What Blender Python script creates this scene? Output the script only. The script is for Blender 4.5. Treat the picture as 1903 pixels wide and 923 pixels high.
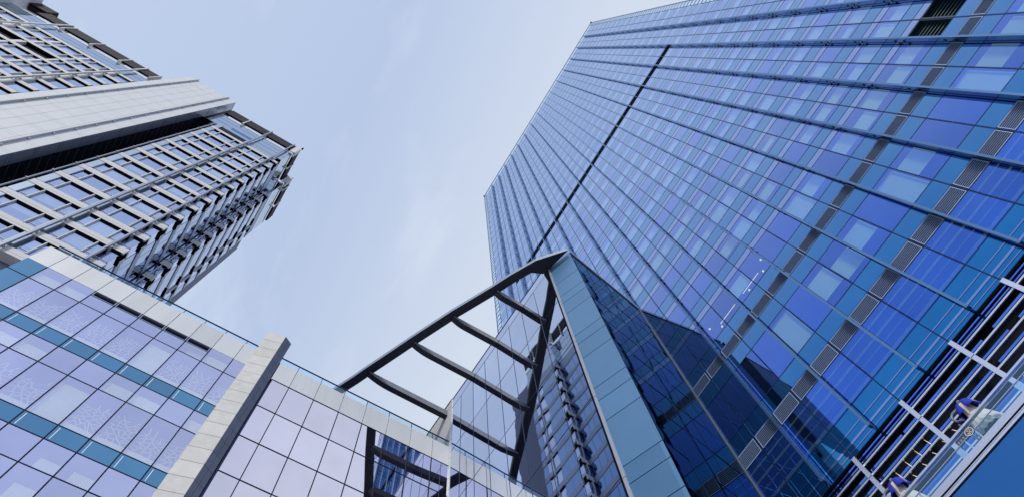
import bpy, bmesh, math, random
from mathutils import Vector, Matrix
random.seed(7)
R = math.radians
scene = bpy.context.scene
for o in list(bpy.data.objects):
    bpy.data.objects.remove(o, do_unlink=True)
COL = scene.collection

# ------------------------------------------------------------------ camera
# the street frame: X along the tower front, Y towards the tower, Z up, camera at the origin
cd = bpy.data.cameras.new("camera")
cam = bpy.data.objects.new("camera", cd); COL.objects.link(cam)
scene.camera = cam
cd.sensor_width = 36.0
cd.lens = 36.0 * 1246.458 / 1903.0
cd.clip_start = 0.05; cd.clip_end = 5000
def look_axes():
    f, zx, zy, az = 1246.45836673, 872.12163753 - 951.5, 93.36108488 - 461.5, 2.32954421
    z = Vector((zx, zy, f)).normalized()
    a = z.cross(Vector((0, 0, 1))).normalized(); b = z.cross(a)
    h1 = math.cos(az) * a + math.sin(az) * b
    return h1, z.cross(h1), z
h1, h2, zz = look_axes()
cam.matrix_world = Matrix(((h1.x, -h1.y, -h1.z, 0), (h2.x, -h2.y, -h2.z, 0), (zz.x, -zz.y, -zz.z, 0), (0, 0, 0, 1)))

# ------------------------------------------------------------------ world, sun, exposure
SUN_EL = R(38)
SUN_DIR = Vector((0.74, -0.67, 0.0)).normalized() * math.cos(SUN_EL) + Vector((0, 0, math.sin(SUN_EL)))
w = bpy.data.worlds.new("World"); scene.world = w; w.use_nodes = True
nt = w.node_tree; N = nt.nodes; L = nt.links
bg = N["Background"]; bg.inputs[1].default_value = 0.1
sky = N.new("ShaderNodeTexSky"); sky.sky_type = 'NISHITA'; sky.sun_disc = False
sky.sun_elevation = SUN_EL; sky.sun_rotation = math.atan2(SUN_DIR.x, SUN_DIR.y)
sky.air_density = 1.0; sky.dust_density = 2.0; sky.ozone_density = 2.0
tc = N.new("ShaderNodeTexCoord")
mp = N.new("ShaderNodeMapping"); mp.inputs['Scale'].default_value = (1.0, 1.6, 1.0); mp.inputs['Rotation'].default_value = (0, 0, R(35))
nz = N.new("ShaderNodeTexNoise"); nz.inputs['Scale'].default_value = 2.6; nz.inputs['Detail'].default_value = 7; nz.inputs['Roughness'].default_value = .58; nz.inputs['Distortion'].default_value = .5
L.new(tc.outputs['Generated'], mp.inputs[0]); L.new(mp.outputs[0], nz.inputs[0])
cr = N.new("ShaderNodeValToRGB"); cr.color_ramp.elements[0].position = .50; cr.color_ramp.elements[1].position = .82
L.new(nz.outputs[0], cr.inputs[0])
# thin high cloud: clearer overhead, whiter towards the tower side and low down
gl = N.new("ShaderNodeVectorMath"); gl.operation = 'DOT_PRODUCT'
gl.inputs[1].default_value = (h1.x * .912 + h1.y * .41, h2.x * .912 + h2.y * .41, zz.x * .912 + zz.y * .41)
L.new(tc.outputs['Generated'], gl.inputs[0])
ml = N.new("ShaderNodeMath"); ml.operation = 'MULTIPLY_ADD'; ml.inputs[1].default_value = .5; ml.inputs[2].default_value = .5
L.new(gl.outputs['Value'], ml.inputs[0])
hr = N.new("ShaderNodeValToRGB"); e = hr.color_ramp.elements
e[0].position = .10; e[0].color = (.60, .70, .91, 1); e[1].position = .50; e[1].color = (.72, .80, .94, 1)
x_ = e.new(.25); x_.color = (.56, .675, .90, 1)
x_ = e.new(.36); x_.color = (.53, .645, .88, 1)
L.new(ml.outputs[0], hr.inputs[0])
sc = N.new("ShaderNodeVectorMath"); sc.operation = 'SCALE'; sc.inputs['Scale'].default_value = 10.0
L.new(hr.outputs[0], sc.inputs[0])
m1 = N.new("ShaderNodeMix"); m1.data_type = 'RGBA'; m1.inputs[0].default_value = .88
L.new(sky.outputs[0], m1.inputs[6]); L.new(sc.outputs[0], m1.inputs[7])
m2 = N.new("ShaderNodeMix"); m2.data_type = 'RGBA'; m2.inputs[7].default_value = (8.2, 8.8, 9.7, 1)
mu = N.new("ShaderNodeMath"); mu.operation = 'MULTIPLY'; mu.inputs[1].default_value = .62
L.new(cr.outputs[0], mu.inputs[0]); L.new(mu.outputs[0], m2.inputs[0]); L.new(m1.outputs[2], m2.inputs[6])
L.new(m2.outputs[2], bg.inputs[0])

sd = bpy.data.lights.new("sun", 'SUN'); sd.energy = 2.4; sd.angle = R(10); sd.color = (1.0, .95, .88)
so = bpy.data.objects.new("sun", sd); COL.objects.link(so)
so.rotation_euler = SUN_DIR.to_track_quat('Z', 'Y').to_euler(); so.location = (60, -60, 150)

scene.view_settings.view_transform = 'Standard'; scene.view_settings.look = 'None'
scene.view_settings.exposure = 0.0; scene.view_settings.gamma = 1.0
scene.render.engine = 'CYCLES'
scene.cycles.max_bounces = 10; scene.cycles.glossy_bounces = 6; scene.cycles.transparent_max_bounces = 12
scene.cycles.transmission_bounces = 6; scene.cycles.diffuse_bounces = 3
scene.cycles.sample_clamp_indirect = 4.0

# ------------------------------------------------------------------ materials
def newmat(name):
    m = bpy.data.materials.new(name); m.use_nodes = True
    return m, m.node_tree.nodes, m.node_tree.links, m.node_tree.nodes["Principled BSDF"]

def matte(name, col, rough=.6, metal=0.0, var=.08, scale=1.2, spec=.4, streak=False):
    m, n, l, p = newmat(name)
    p.inputs['Roughness'].default_value = rough; p.inputs['Metallic'].default_value = metal
    p.inputs['Specular IOR Level'].default_value = spec
    t = n.new("ShaderNodeTexCoord"); mp = n.new("ShaderNodeMapping")
    mp.inputs['Scale'].default_value = (1, 1, .12) if streak else (1, 1, 1)
    nz = n.new("ShaderNodeTexNoise"); nz.inputs['Scale'].default_value = scale; nz.inputs['Detail'].default_value = 6
    l.new(t.outputs['Object'], mp.inputs[0]); l.new(mp.outputs[0], nz.inputs[0])
    mx = n.new("ShaderNodeMix"); mx.data_type = 'RGBA'
    mx.inputs[6].default_value = tuple(c * (1 - var) for c in col) + (1,)
    mx.inputs[7].default_value = tuple(min(1, c * (1 + var)) for c in col) + (1,)
    l.new(nz.outputs[0], mx.inputs[0])
    oi = n.new("ShaderNodeObjectInfo"); mr = n.new("ShaderNodeMapRange"); mr.inputs[3].default_value = .93; mr.inputs[4].default_value = 1.04
    l.new(oi.outputs['Random'], mr.inputs[0])
    vs = n.new("ShaderNodeVectorMath"); vs.operation = 'SCALE'; l.new(mx.outputs[2], vs.inputs[0]); l.new(mr.outputs[0], vs.inputs['Scale'])
    l.new(vs.outputs[0], p.inputs['Base Color'])
    return m

def wavy(n, l, strength, scale, dist=.02):
    t = n.new("ShaderNodeTexCoord"); nz = n.new("ShaderNodeTexNoise")
    nz.inputs['Scale'].default_value = scale; nz.inputs['Detail'].default_value = 1.5; nz.inputs['Roughness'].default_value = .4
    l.new(t.outputs['Object'], nz.inputs[0])
    b = n.new("ShaderNodeBump"); b.inputs['Strength'].default_value = strength; b.inputs['Distance'].default_value = dist
    l.new(nz.outputs[0], b.inputs['Height'])
    return b.outputs[0]

def glass(name, refl, trans=None, rough=.015, wav=.06, wscale=.5, ior=1.45, edge=(.95, .96, 1.0), dirt=.1, soft=None, solar=False, vary=.10):
    """coated facade glass: tinted mirror coat + what passes through it + plain reflection at grazing angles"""
    m, n, l, p = newmat(name); n.remove(p); out = n["Material Output"]
    nrm = wavy(n, l, wav, wscale)
    g = n.new("ShaderNodeBsdfGlossy"); g.inputs['Roughness'].default_value = rough; l.new(nrm, g.inputs['Normal'])
    t = n.new("ShaderNodeTexCoord"); nz = n.new("ShaderNodeTexNoise"); nz.inputs['Scale'].default_value = .7; nz.inputs['Detail'].default_value = 5
    l.new(t.outputs['Object'], nz.inputs[0])
    mc = n.new("ShaderNodeMix"); mc.data_type = 'RGBA'
    mc.inputs[6].default_value = tuple(c * (1 - dirt) for c in refl) + (1,); mc.inputs[7].default_value = tuple(min(1, c * (1 + dirt)) for c in refl) + (1,)
    l.new(nz.outputs[0], mc.inputs[0])
    oi = n.new("ShaderNodeObjectInfo"); mr = n.new("ShaderNodeMapRange"); mr.inputs[3].default_value = 1 - vary; mr.inputs[4].default_value = 1 + vary * .6
    l.new(oi.outputs['Random'], mr.inputs[0])
    vs = n.new("ShaderNodeVectorMath"); vs.operation = 'SCALE'; l.new(mc.outputs[2], vs.inputs[0]); l.new(mr.outputs[0], vs.inputs['Scale'])
    l.new(vs.outputs[0], g.inputs['Color'])
    ge = n.new("ShaderNodeBsdfGlossy"); ge.inputs['Roughness'].default_value = rough; ge.inputs['Color'].default_value = edge + (1,); l.new(nrm, ge.inputs['Normal'])
    base = g.outputs[0]
    if trans:
        tr = n.new("ShaderNodeBsdfTransparent"); tr.inputs[0].default_value = trans + (1,)
        ad = n.new("ShaderNodeAddShader"); l.new(g.outputs[0], ad.inputs[0]); l.new(tr.outputs[0], ad.inputs[1]); base = ad.outputs[0]
    # Schlick curve from the facing angle (same from both sides of a pane); soft = coated glass that builds up earlier
    lw = n.new("ShaderNodeLayerWeight"); lw.inputs[0].default_value = .5; l.new(nrm, lw.inputs['Normal'])
    pw = n.new("ShaderNodeMath"); pw.operation = 'POWER'; pw.inputs[1].default_value = soft or 4.2
    l.new(lw.outputs['Facing'], pw.inputs[0])
    fr = n.new("ShaderNodeMath"); fr.operation = 'MULTIPLY_ADD'; fr.inputs[1].default_value = .95; fr.inputs[2].default_value = .03
    l.new(pw.outputs[0], fr.inputs[0])
    if solar:   # layered solar coating: little at steep views, a strong mirror when seen along the wall
        fr = n.new("ShaderNodeMapRange"); fr.interpolation_type = 'SMOOTHSTEP'
        for k_, v_ in ((1, .31), (2, 1.04), (3, .02), (4, .86)): fr.inputs[k_].default_value = v_
        l.new(lw.outputs['Facing'], fr.inputs[0])
    mx = n.new("ShaderNodeMixShader"); l.new(fr.outputs[0], mx.inputs[0]); l.new(base, mx.inputs[1]); l.new(ge.outputs[0], mx.inputs[2])
    l.new(mx.outputs[0], out.inputs[0])
    return m

def lamp_mat(name, col, s):
    m, n, l, p = newmat(name)
    p.inputs['Emission Color'].default_value = col + (1,); p.inputs['Emission Strength'].default_value = s
    p.inputs['Base Color'].default_value = col + (1,)
    return m

M = {}
M['t_vision'] = glass('blue vision glass', (.02, .125, .58), (.60, .74, .42), wav=.05, solar=True, edge=(.92, .97, 1.0), vary=.16)
M['t_teal'] = glass('teal spandrel glass', (.004, .17, .47), wav=.04, dirt=.14, solar=True, edge=(.84, .95, 1.0))
M['t_strip'] = glass('pale strip glass', (.20, .30, .62), wav=.04, solar=True, edge=(.88, .93, 1.0))
M['t_frame'] = matte('dark blue glazing bar', (.008, .03, .10), .3, .7)
M['t_rail'] = matte('blue grey rail metal', (.13, .25, .43), .22, .9)
M['alu'] = matte('pale aluminium', (.34, .46, .72), .5, .1, .05)
M['grille_back'] = matte('dark grille backing', (.008, .014, .03), .8)
M['dark_teal'] = matte('dark teal ribbed metal', (.006, .035, .05), .5)
M['ceiling'] = matte('interior ceiling', (.04, .07, .18), .9)
M['interior'] = matte('interior wall', (.015, .03, .09), .9)
M['blind'] = matte('pale roller blind', (.78, .82, .88), .9, var=.04)
M['black'] = matte('black metal', (.006, .008, .014), .7, spec=.08)
M['clear'] = glass('clear screen glass', (.03, .07, .11), (.74, .88, .94), wav=.01)
M['b_glass'] = glass('lavender facade glass', (.56, .57, .79), (.36, .38, .22), wav=.03)
M['b_glass_pink'] = glass('pale mirror glass', (.80, .75, .85), wav=.06, wscale=.35)
M['b_white'] = glass('fritted pale glass', (.40, .50, .68), (.2, .2, .2), wav=.02, rough=.05)
M['b_teal'] = glass('podium teal glass', (.10, .29, .47), wav=.02)
M['b_frame'] = matte('podium glazing bar', (.004, .006, .022), .7, 0, spec=.1)
M['lattice'] = matte('white lattice screen', (.80, .86, .95), .8, var=.03)
M['b_back'] = matte('podium interior', (.09, .09, .24), .9)
M['coping'] = matte('coping panel', (.58, .60, .62), .5, .1, .13, 1.4, streak=True)
M['stone'] = matte('pale fin stone', (.58, .57, .55), .75, 0, .16, 3)
M['fin_dark'] = matte('dark right fin face', (.085, .105, .155), .55, 0, .2, 2)  # right face of the fin, darker than its pale left face
M['joint'] = matte('dark joint', (.03, .035, .05), .8)
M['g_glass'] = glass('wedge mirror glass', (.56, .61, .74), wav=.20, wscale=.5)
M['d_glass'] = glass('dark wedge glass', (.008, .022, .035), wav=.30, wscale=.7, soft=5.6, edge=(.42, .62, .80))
M['panel'] = matte('grey green metal panel', (.085, .205, .37), .38, .3, .07, .9)
M['pmull'] = matte('silver corner mullion', (.30, .33, .40), .4, .3)
M['beam'] = matte('dark canopy steel', (.022, .026, .038), .5, .2, .15)
M['ribside'] = matte('lighter streaked rib side', (.20, .21, .24), .6, .1, .25, 3, streak=True)  # one long side of each rib, lighter than its other faces
M['l_white'] = matte('ivory spandrel panel', (.62, .62, .615), .7, 0, .10, 1, spec=.2, streak=True)
M['l_grey'] = matte('pale grey clad panel', (.58, .60, .62), .6, 0, .06, .5, spec=.2)
M['l_return'] = matte('grey metal return', (.30, .33, .40), .35, .5, .15, .4)
M['l_glass'] = glass('apartment window glass', (.40, .48, .72), (.30, .32, .25), wav=.03)
M['l_room'] = matte('apartment room', (.20, .22, .30), .9)
M['l_panel'] = matte('blue grey panel', (.30, .38, .50), .45, .2)
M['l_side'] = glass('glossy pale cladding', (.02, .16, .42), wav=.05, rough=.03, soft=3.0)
M['l_roofglass'] = glass('roof glazing', (.34, .44, .58), wav=.02)
M['louvre'] = matte('brown roof louvre', (.026, .022, .030), .7, 0, .1, spec=.15)
M['soffit'] = matte('blue soffit panel', (.002, .11, .40), .35, 0, .04)
M['blue_reflection'] = glass('blue sky reflection strip', (.06, .20, .72), wav=.02)  # colour stands in for sky mirrored behind the silver slats
M['sil'] = matte('silver band', (.66, .68, .80), .28, .9, .04)
M['warm'] = lamp_mat('warm lamp', (1.0, .78, .42), .6)
M['office'] = lamp_mat('office lamp', (1.0, .84, .60), 1.0)
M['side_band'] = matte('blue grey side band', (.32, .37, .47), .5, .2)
M['trim'] = matte('pale parapet trim', (.26, .31, .40), .45, .2)
M['t_blind'] = matte('grey blue roller blind', (.36, .42, .55), .9, var=.06)
M['edge_bar'] = matte('dull corner bar', (.10, .12, .17), .6, .2)
M['skin'] = matte('grey mannequin resin', (.16, .19, .25), .35)
M['cloth_blue'] = matte('royal blue cloth', (.012, .03, .42), .8)
M['cloth_cream'] = matte('cream cloth', (.62, .57, .50), .9)
M['ground'] = matte('granite paving', (.24, .24, .25), .8, 0, .2, .8)
M['concrete'] = matte('roof concrete', (.35, .36, .38), .85)

# ------------------------------------------------------------------ builders
class MB:
    """collects quads and boxes in a facade frame (u along, w outwards, z up) as one mesh"""
    def __init__(self, tf=None):
        self.tf = tf or (lambda u, w_, z: (u, w_, z)); self.v = []; self.f = []; self.mi = []
    def quad(self, a, b, c, d, mi=0):
        i = len(self.v)
        for p in (a, b, c, d): self.v.append(self.tf(*p))
        self.f.append((i, i + 1, i + 2, i + 3)); self.mi.append(mi)
    def poly(self, pts, mi=0):
        i = len(self.v)
        for p in pts: self.v.append(self.tf(*p))
        self.f.append(tuple(range(i, i + len(pts)))); self.mi.append(mi)
    def pane(self, u0, u1, z0, z1, w_=0.0, tilt=0.0, mi=0):
        a, b = random.uniform(-tilt, tilt), random.uniform(-tilt, tilt)
        du, dz = (u1 - u0) / 2, (z1 - z0) / 2
        q = lambda su, sz: (w_ + a * su * du + b * sz * dz)
        self.quad((u0, q(-1, -1), z0), (u1, q(1, -1), z0), (u1, q(1, 1), z1), (u0, q(-1, 1), z1), mi)
    def box(self, u0, u1, w0, w1, z0, z1, mi=0):
        P = [(u, w_, z) for z in (z0, z1) for w_ in (w0, w1) for u in (u0, u1)]
        i = len(self.v)
        for p in P: self.v.append(self.tf(*p))
        for f in ((0, 1, 3, 2), (4, 6, 7, 5), (0, 4, 5, 1), (2, 3, 7, 6), (0, 2, 6, 4), (1, 5, 7, 3)):
            self.f.append(tuple(i + k for k in f)); self.mi.append(mi)
    def bar(self, A, B, wd, dp, mi=0, up=(0, 0, 1)):
        """box beam between two world-frame points"""
        A = Vector(A); B = Vector(B); d = (B - A).normalized(); s = d.cross(Vector(up))
        if s.length < 1e-4: s = d.cross(Vector((1, 0, 0)))
        s.normalize(); t = s.cross(d)
        i = len(self.v)
        for p in (A, B):
            for a, b in ((-1, -1), (1, -1), (1, 1), (-1, 1)):
                q = p + s * a * wd / 2 + t * b * dp / 2; self.v.append(tuple(q))
        for f in ((0, 1, 2, 3), (7, 6, 5, 4), (0, 4, 5, 1), (1, 5, 6, 2), (2, 6, 7, 3), (3, 7, 4, 0)):
            self.f.append(tuple(i + k for k in f)); self.mi.append(mi)
    def tube(self, pts, r, n=8, mi=0):
        rings = []
        for k, p in enumerate(pts):
            p = Vector(p); rr = r[k] if isinstance(r, (list, tuple)) else r
            d = (Vector(pts[min(k + 1, len(pts) - 1)]) - Vector(pts[max(k - 1, 0)])).normalized()
            s = d.cross(Vector((0, 0, 1)));
            if s.length < 1e-3: s = Vector((1, 0, 0))
            s.normalize(); t = d.cross(s); i0 = len(self.v); rings.append(i0)
            for j in range(n):
                a = 2 * math.pi * j / n; self.v.append(tuple(p + (s * math.cos(a) + t * math.sin(a)) * rr))
        for a, b in zip(rings, rings[1:]):
            for j in range(n):
                self.f.append((a + j, a + (j + 1) % n, b + (j + 1) % n, b + j)); self.mi.append(mi)
        self.f.append(tuple(rings[0] + j for j in range(n))); self.mi.append(mi)
        self.f.append(tuple(rings[-1] + j for j in reversed(range(n)))); self.mi.append(mi)
    def build(self, name, mats, parent=None, label=None, kind=None, bevel=0, smooth=False):
        if not isinstance(mats, (list, tuple)): mats = [mats]
        off = ORG.get(parent.name if parent else None, Vector((0, 0, 0)))
        me = bpy.data.meshes.new(name)
        me.from_pydata([tuple(Vector(p) - off) for p in self.v], [], self.f); me.update()
        for m in mats: me.materials.append(m)
        for p, k in zip(me.polygons, self.mi): p.material_index = k; p.use_smooth = smooth
        o = bpy.data.objects.new(name, me); COL.objects.link(o)
        if parent: o.parent = parent; ORG[o.name] = off
        if label: o['label'] = label
        if kind: o['kind'] = kind
        if bevel:
            b = o.modifiers.new("bevel", 'BEVEL'); b.width = bevel; b.segments = 2; b.limit_method = 'ANGLE'
        return o
ORG = {}
def thing(name, label, cat, loc, group=None):
    o = bpy.data.objects.new(name, None); COL.objects.link(o); o.location = loc; o.empty_display_size = .5
    o['label'] = label; o['category'] = cat
    if group: o['group'] = group
    ORG[o.name] = Vector(loc)
    return o

GZ = -1.6
# ------------------------------------------------------------------ ground
g = MB(); g.quad((-600, -600, GZ), (600, -600, GZ), (600, 600, GZ), (-600, 600, GZ))
go = g.build('ground', M['ground']); go['kind'] = 'structure'

# ================================================================== GLASS TOWER
S = 16.5
TX0, TX1 = (.6448 + .0691 * -28) * S, (.6448 + .0691 * 4) * S
tower = thing('glass_tower', 'tall blue glass office tower with vertical fin rails, pale louvre rows and a dark slot', 'tower', ((TX0 + TX1) / 2, S + 12, GZ))
tT = lambda u, w_, z: (u, S - w_, z)
cx = lambda j: (.6448 + .0691 * j) * S
P_ = .2035; B0 = 1.9435
rows = [('teal', 1.068, 1.160), ('lobby', 1.160, 1.2815), ('louv', 1.2815, 1.3325), ('teal', 1.3325, 1.392), ('vis', 1.392, 1.553),
        ('teal', 1.553, 1.6165), ('louv2', 1.6165, 1.664), ('teal', 1.664, 1.7225), ('vis', 1.7225, 1.857), ('strip', 1.857, 1.889), ('teal', 1.889, B0)]
NF = 28
for n in range(NF):
    b = B0 + n * P_
    rows += [('vis', b, b + .103), ('strip', b + .103, b + .1375), ('teal', b + .1375, b + P_)]
ZTOP = B0 + NF * P_
SLOT = (4.0815, 4.165)
JS = range(-28, 4)
# core: sides, back, roof
m = MB(tT)
m.box(TX0, TX1, -24, -3.2, GZ, ZTOP * S)
m.box(TX0, TX0 + .3, -3.2, -.15, GZ, ZTOP * S); m.box(TX1 - .3, TX1, -3.2, -.15, GZ, ZTOP * S)
m.build('building_core', M['interior'], tower)
# floors: ceilings over each storey
m = MB(tT)
for k, z0, z1 in rows:
    if k in ('vis', 'lobby'):
        m.box(TX0 + .3, TX1 - .3, -3.19, -.12, z1 * S, z1 * S + .25)
m.build('ceilings', M['ceiling'], tower)
m = MB(tT)
for k, z0, z1 in rows:
    if k == 'lobby':
        zc = z1 * S - .012
        for q in range(5):
            w_ = -.25 - q * .42
            m.box(TX0 + .5, TX1 - .5, w_ - .03, w_, zc - (.05, .10, .04, .14, .07)[q], zc)
m.build('ceiling_strips', M['blind'], tower)
# opaque bands
m = MB(tT)
for k, z0, z1 in rows:
    for j in JS:
        u0, u1 = cx(j), cx(j + 1)
        if k == 'teal':
            zz0, zz1 = z0, z1
            if j < 0 and j >= -25 and z1 > SLOT[0] and z0 < SLOT[1]: zz0 = SLOT[1]
            if zz1 - zz0 > .004: m.pane(u0, u1, zz0 * S, zz1 * S, 0, .002, 0)
        elif k == 'strip':
            if j < 0 and j >= -25 and z0 >= SLOT[0] - .01 and z1 < SLOT[1] + .01: continue
            m.pane(u0, u1, z0 * S, z1 * S, 0, .002, 1)
m.build('spandrel_glazing', [M['t_teal'], M['t_strip']], tower)
# dark slot
m = None
def mbT(): return MB(tT)
m = mbT(); a, b = cx(-25), cx(0)
m.quad((a, -.6, SLOT[0] * S), (b, -.6, SLOT[0] * S), (b, -.6, SLOT[1] * S), (a, -.6, SLOT[1] * S))
m.quad((a, 0, SLOT[1] * S), (b, 0, SLOT[1] * S), (b, -.6, SLOT[1] * S), (a, -.6, SLOT[1] * S))
m.quad((a, 0, SLOT[0] * S), (b, 0, SLOT[0] * S), (b, -.6, SLOT[0] * S), (a, -.6, SLOT[0] * S))
m.quad((b, 0, SLOT[0] * S), (b, -.6, SLOT[0] * S), (b, -.6, SLOT[1] * S), (b, 0, SLOT[1] * S))
m.build('recessed_slot', M['dark_teal'], tower, label='dark horizontal slot across the upper floors')
# glazing bars
m = mbT()
zs = sorted(set([r[1] for r in rows] + [ZTOP]))
for z in zs:
    m.box(TX0, TX1, -.04, .007, z * S - .018, z * S + .018)
for j in range(-28, 5):
    u = cx(j)
    m.box(u - .022, u + .022, -.04, .022, 1.068 * S, ZTOP * S)
m.build('glazing_bars', M['t_frame'], tower)
# vision windows: the largest in the picture are parts of their own
vis = []
RECESS = {(2, 8), (3, 8)}
for ri, (k, z0, z1) in enumerate(rows):
    if k not in ('vis', 'lobby'): continue
    for j in JS:
        if (j in (0, 1)) and abs(z0 - 1.7225) < .001: continue
        uc = (cx(j) + cx(j + 1)) / 2; zc = (z0 + z1) / 2 * S
        if uc < -7.4 and zc < 37: continue
        d2 = uc * uc + S * S + zc * zc
        area = (z1 - z0) * S * (S / math.sqrt(d2)) / d2
        inside = True
        vis.append((area, k, j, z0, z1))
def in_view(uc, zc):
    r = Vector((uc, S, zc)); c = Vector((h1 * r.x + h2 * r.y + zz * r.z))
    x, y = 951.5 + 1246.46 * c.x / c.z, 461.5 + 1246.46 * c.y / c.z
    return 0 < x < 1903 and 0 < y < 923
vis.sort(key=lambda t: -t[0] - (10 if in_view((cx(t[2]) + cx(t[2] + 1)) / 2, (t[3] + t[4]) / 2 * S) else 0))
rest_p, rest_b = mbT(), mbT()
rnd = random.Random(11)
blindcol = {}
for n, (area, k, j, z0, z1) in enumerate(vis):
    u0, u1 = cx(j) + .03, cx(j + 1) - .03
    Z0, Z1 = z0 * S + .028, z1 * S - .028
    own = n < 96
    p = mbT() if own else rest_p
    p.pane(u0, u1, Z0, Z1, 0, .0025)
    wnd = p.build('window', M['t_vision'], tower) if own else None
    if k == 'vis' and rnd.random() < .74 and not (cx(j) < -3.9 and z0 < 2.2):
        f0 = rnd.choice((0, 0, .0, .28, .35)); f1 = rnd.choice((1, 1, .62, .66, .8))
        if z0 < 1.6 or z0 < 2.1: f0, f1 = rnd.choice(((.1, .62), (.28, .8), (0, .62), (.1, .7), (.0, 1)))
        q = mbT() if own else rest_b
        # roller blind hung just inside the glass, let down over part of the pane
        H = Z1 - Z0
        q.quad((u0 + .02, -.14, Z1 - f1 * H), (u1 - .02, -.14, Z1 - f1 * H), (u1 - .02, -.14, Z1 - f0 * H - .01), (u0 + .02, -.14, Z1 - f0 * H - .01))
        if own: q.build('roller_blind', M['t_blind'], wnd)
rest_p.build('window', M['t_vision'], tower, kind='stuff')
rest_b.build('roller_blind', M['t_blind'], tower, kind='stuff')
# dark ribbed openings at the upper right
for j in (0, 1):
    m = mbT(); u0, u1 = cx(j) + .08, cx(j + 1) - .06; Z0, Z1 = 1.7225 * S, 1.853 * S
    m.quad((u0, -.45, Z0), (u1, -.45, Z0), (u1, -.45, Z1), (u0, -.45, Z1))
    for k in range(9):
        z = Z0 + (Z1 - Z0) * (k + .5) / 9
        m.box(u0, u1, -.42, -.2, z - .03, z + .03)
    m.box(u0 - .04, u0, -.45, 0, Z0, Z1); m.box(u1, u1 + .04, -.45, 0, Z0, Z1); m.box(u0, u1, -.45, 0, Z1, Z1 + .04)
    m.build('louvred_opening', M['dark_teal'], tower)
# louvre grilles
for key, z0, z1 in (('louv', 1.2815, 1.3325), ('louv2', 1.6165, 1.664)):
    for j in range(-18, 4):
        if cx(j + 1) < -7.5: continue
        m = mbT(); u0, u1 = cx(j) + .05, cx(j + 1) - .05; Z0, Z1 = z0 * S + .02, z1 * S - .02
        m.box(u0, u1, -.12, -.02, Z0, Z1, 1)
        ns = 9
        for k in range(ns):
            z = Z0 + (Z1 - Z0) * (k + .5) / ns
            h = .0065 if key == 'louv' else .0028
            m.box(u0, u1, -.02, .006, z - h, z + h, 0)
        t = .024
        m.box(u0, u0 + t, -.02, .012, Z0, Z1, 0); m.box(u1 - t, u1, -.02, .012, Z0, Z1, 0)
        m.box(u0 + t, u1 - t, -.02, .012, Z0, Z0 + t, 0); m.box(u0 + t, u1 - t, -.02, .012, Z1 - t, Z1, 0)
        m.build('louvre_grille', [M['alu'], M['grille_back']], tower)
# vertical fin rails on brackets
for j in range(-26, 4, 2):
    m = mbT(); u = cx(j)
    zb, zt = 1.068 * S, (ZTOP + .03) * S
    m.box(u - .045, u + .045, .18, .36, zb, zt)
    m.box(u - .012, u + .012, .022, .18, zb, zt)
    for n in range(-2, NF):
        for dz in (.100, .140):
            z = (B0 + n * P_ + dz) * S
            m.box(u - .075, u + .075, .10, .19, z - .05, z + .05, 1)
    m.build('fin_rail', [M['t_rail'], M['t_frame']], tower)
# glass parapet screen above the roof and at both corners
m = mbT()
zt = 7.80
for j in JS:
    m.pane(cx(j) + .02, cx(j + 1) - .02, ZTOP * S + .06, zt * S, 0, .004)
nseg = 30
for e, s in ((TX0, -1), (TX1, 1)):
    for k in range(70):
        a = 3.0 * S + k * (zt - 3.0) * S / 70; b = a + (zt - 3.0) * S / 70
        m.pane(min(e, e + s * .72), max(e, e + s * .72), a + .04, b - .04, 0, .004)
m.build('parapet_screen', M['clear'], tower, label='clear glass screen along the roof edge and corners')
m = mbT()
m.box(TX0 - .75, TX1 + .75, -.05, .05, zt * S, zt * S + .09)
for e, s in ((TX0, -1), (TX1, 1)):
    m.box(e + s * .72 - .035, e + s * .72 + .035, -.04, .04, 3.0 * S, zt * S)
    for k in range(71):
        a = 3.0 * S + k * (zt - 3.0) * S / 70
        m.bar((e, S, a), (e + s * .72, S, a), .05, .05)
        if k < 70: m.bar((e, S + .1, a), (e + s * .72, S + .1, a + .98), .03, .03)
for j in range(-28, 5):
    m.bar((cx(j), S + .02, ZTOP * S), (cx(j), S + .02, zt * S), .05, .05)
    m.bar((cx(j), S + .1, ZTOP * S), (cx(j), S + 1.4, zt * S), .06, .06)
m.build('parapet_frame', M['t_rail'], tower)
for e in (TX0 - .75, TX1 + .75):
    m = MB(); m.tube([(e, S, zt * S + .05), (e, S, zt * S + .45)], [.16, .12]); m.build('beacon', M['black'], tower)

# horizontal louvre screen under the glass, terrace with balustrade in front of it
SG = 15.2
tK = lambda u, w_, z: (u, SG - w_, z)
ZC, ZB, ZR, ZF = 1.066 * S, .90 * S, .9335 * SG, .893 * SG
LX0, LX1 = -7.4, TX1
m = MB(tT); m.box(LX0, LX1, -.9, -.42, 13.0, ZC + .1); m.build('screen_backing', M['black'], tower)
m = MB(tT); m.box(LX0, LX1, -.42, -.02, ZC - .03, ZC + .08); m.build('screen_head', M['black'], tower)
for dz in (.10, .26):
    m = MB(tT); m.box(LX0, LX1, -.10, -.06, ZC - dz - .03, ZC - dz + .02); m.build('blue_reflection_strip', M['blue_reflection'], tower)
for zq, hh in ((1.118, .022), (1.095, .05), (1.079, .018)):
    # pale strips on the lowest teal glass, painted-in reflections of ceiling lights
    m = MB(tT); m.box(LX0, LX1, .004, .012, zq * S - hh, zq * S + hh); m.build('reflection_strip', M['t_strip'], tower)
for k in range(7):
    z = 1.0395 * S - k * .452
    m = MB(tT); m.box(LX0, LX1, -.05, .0, z - .034, z + .034); m.build('silver_slat', M['sil'], tower)
rs = random.Random(4)
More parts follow.
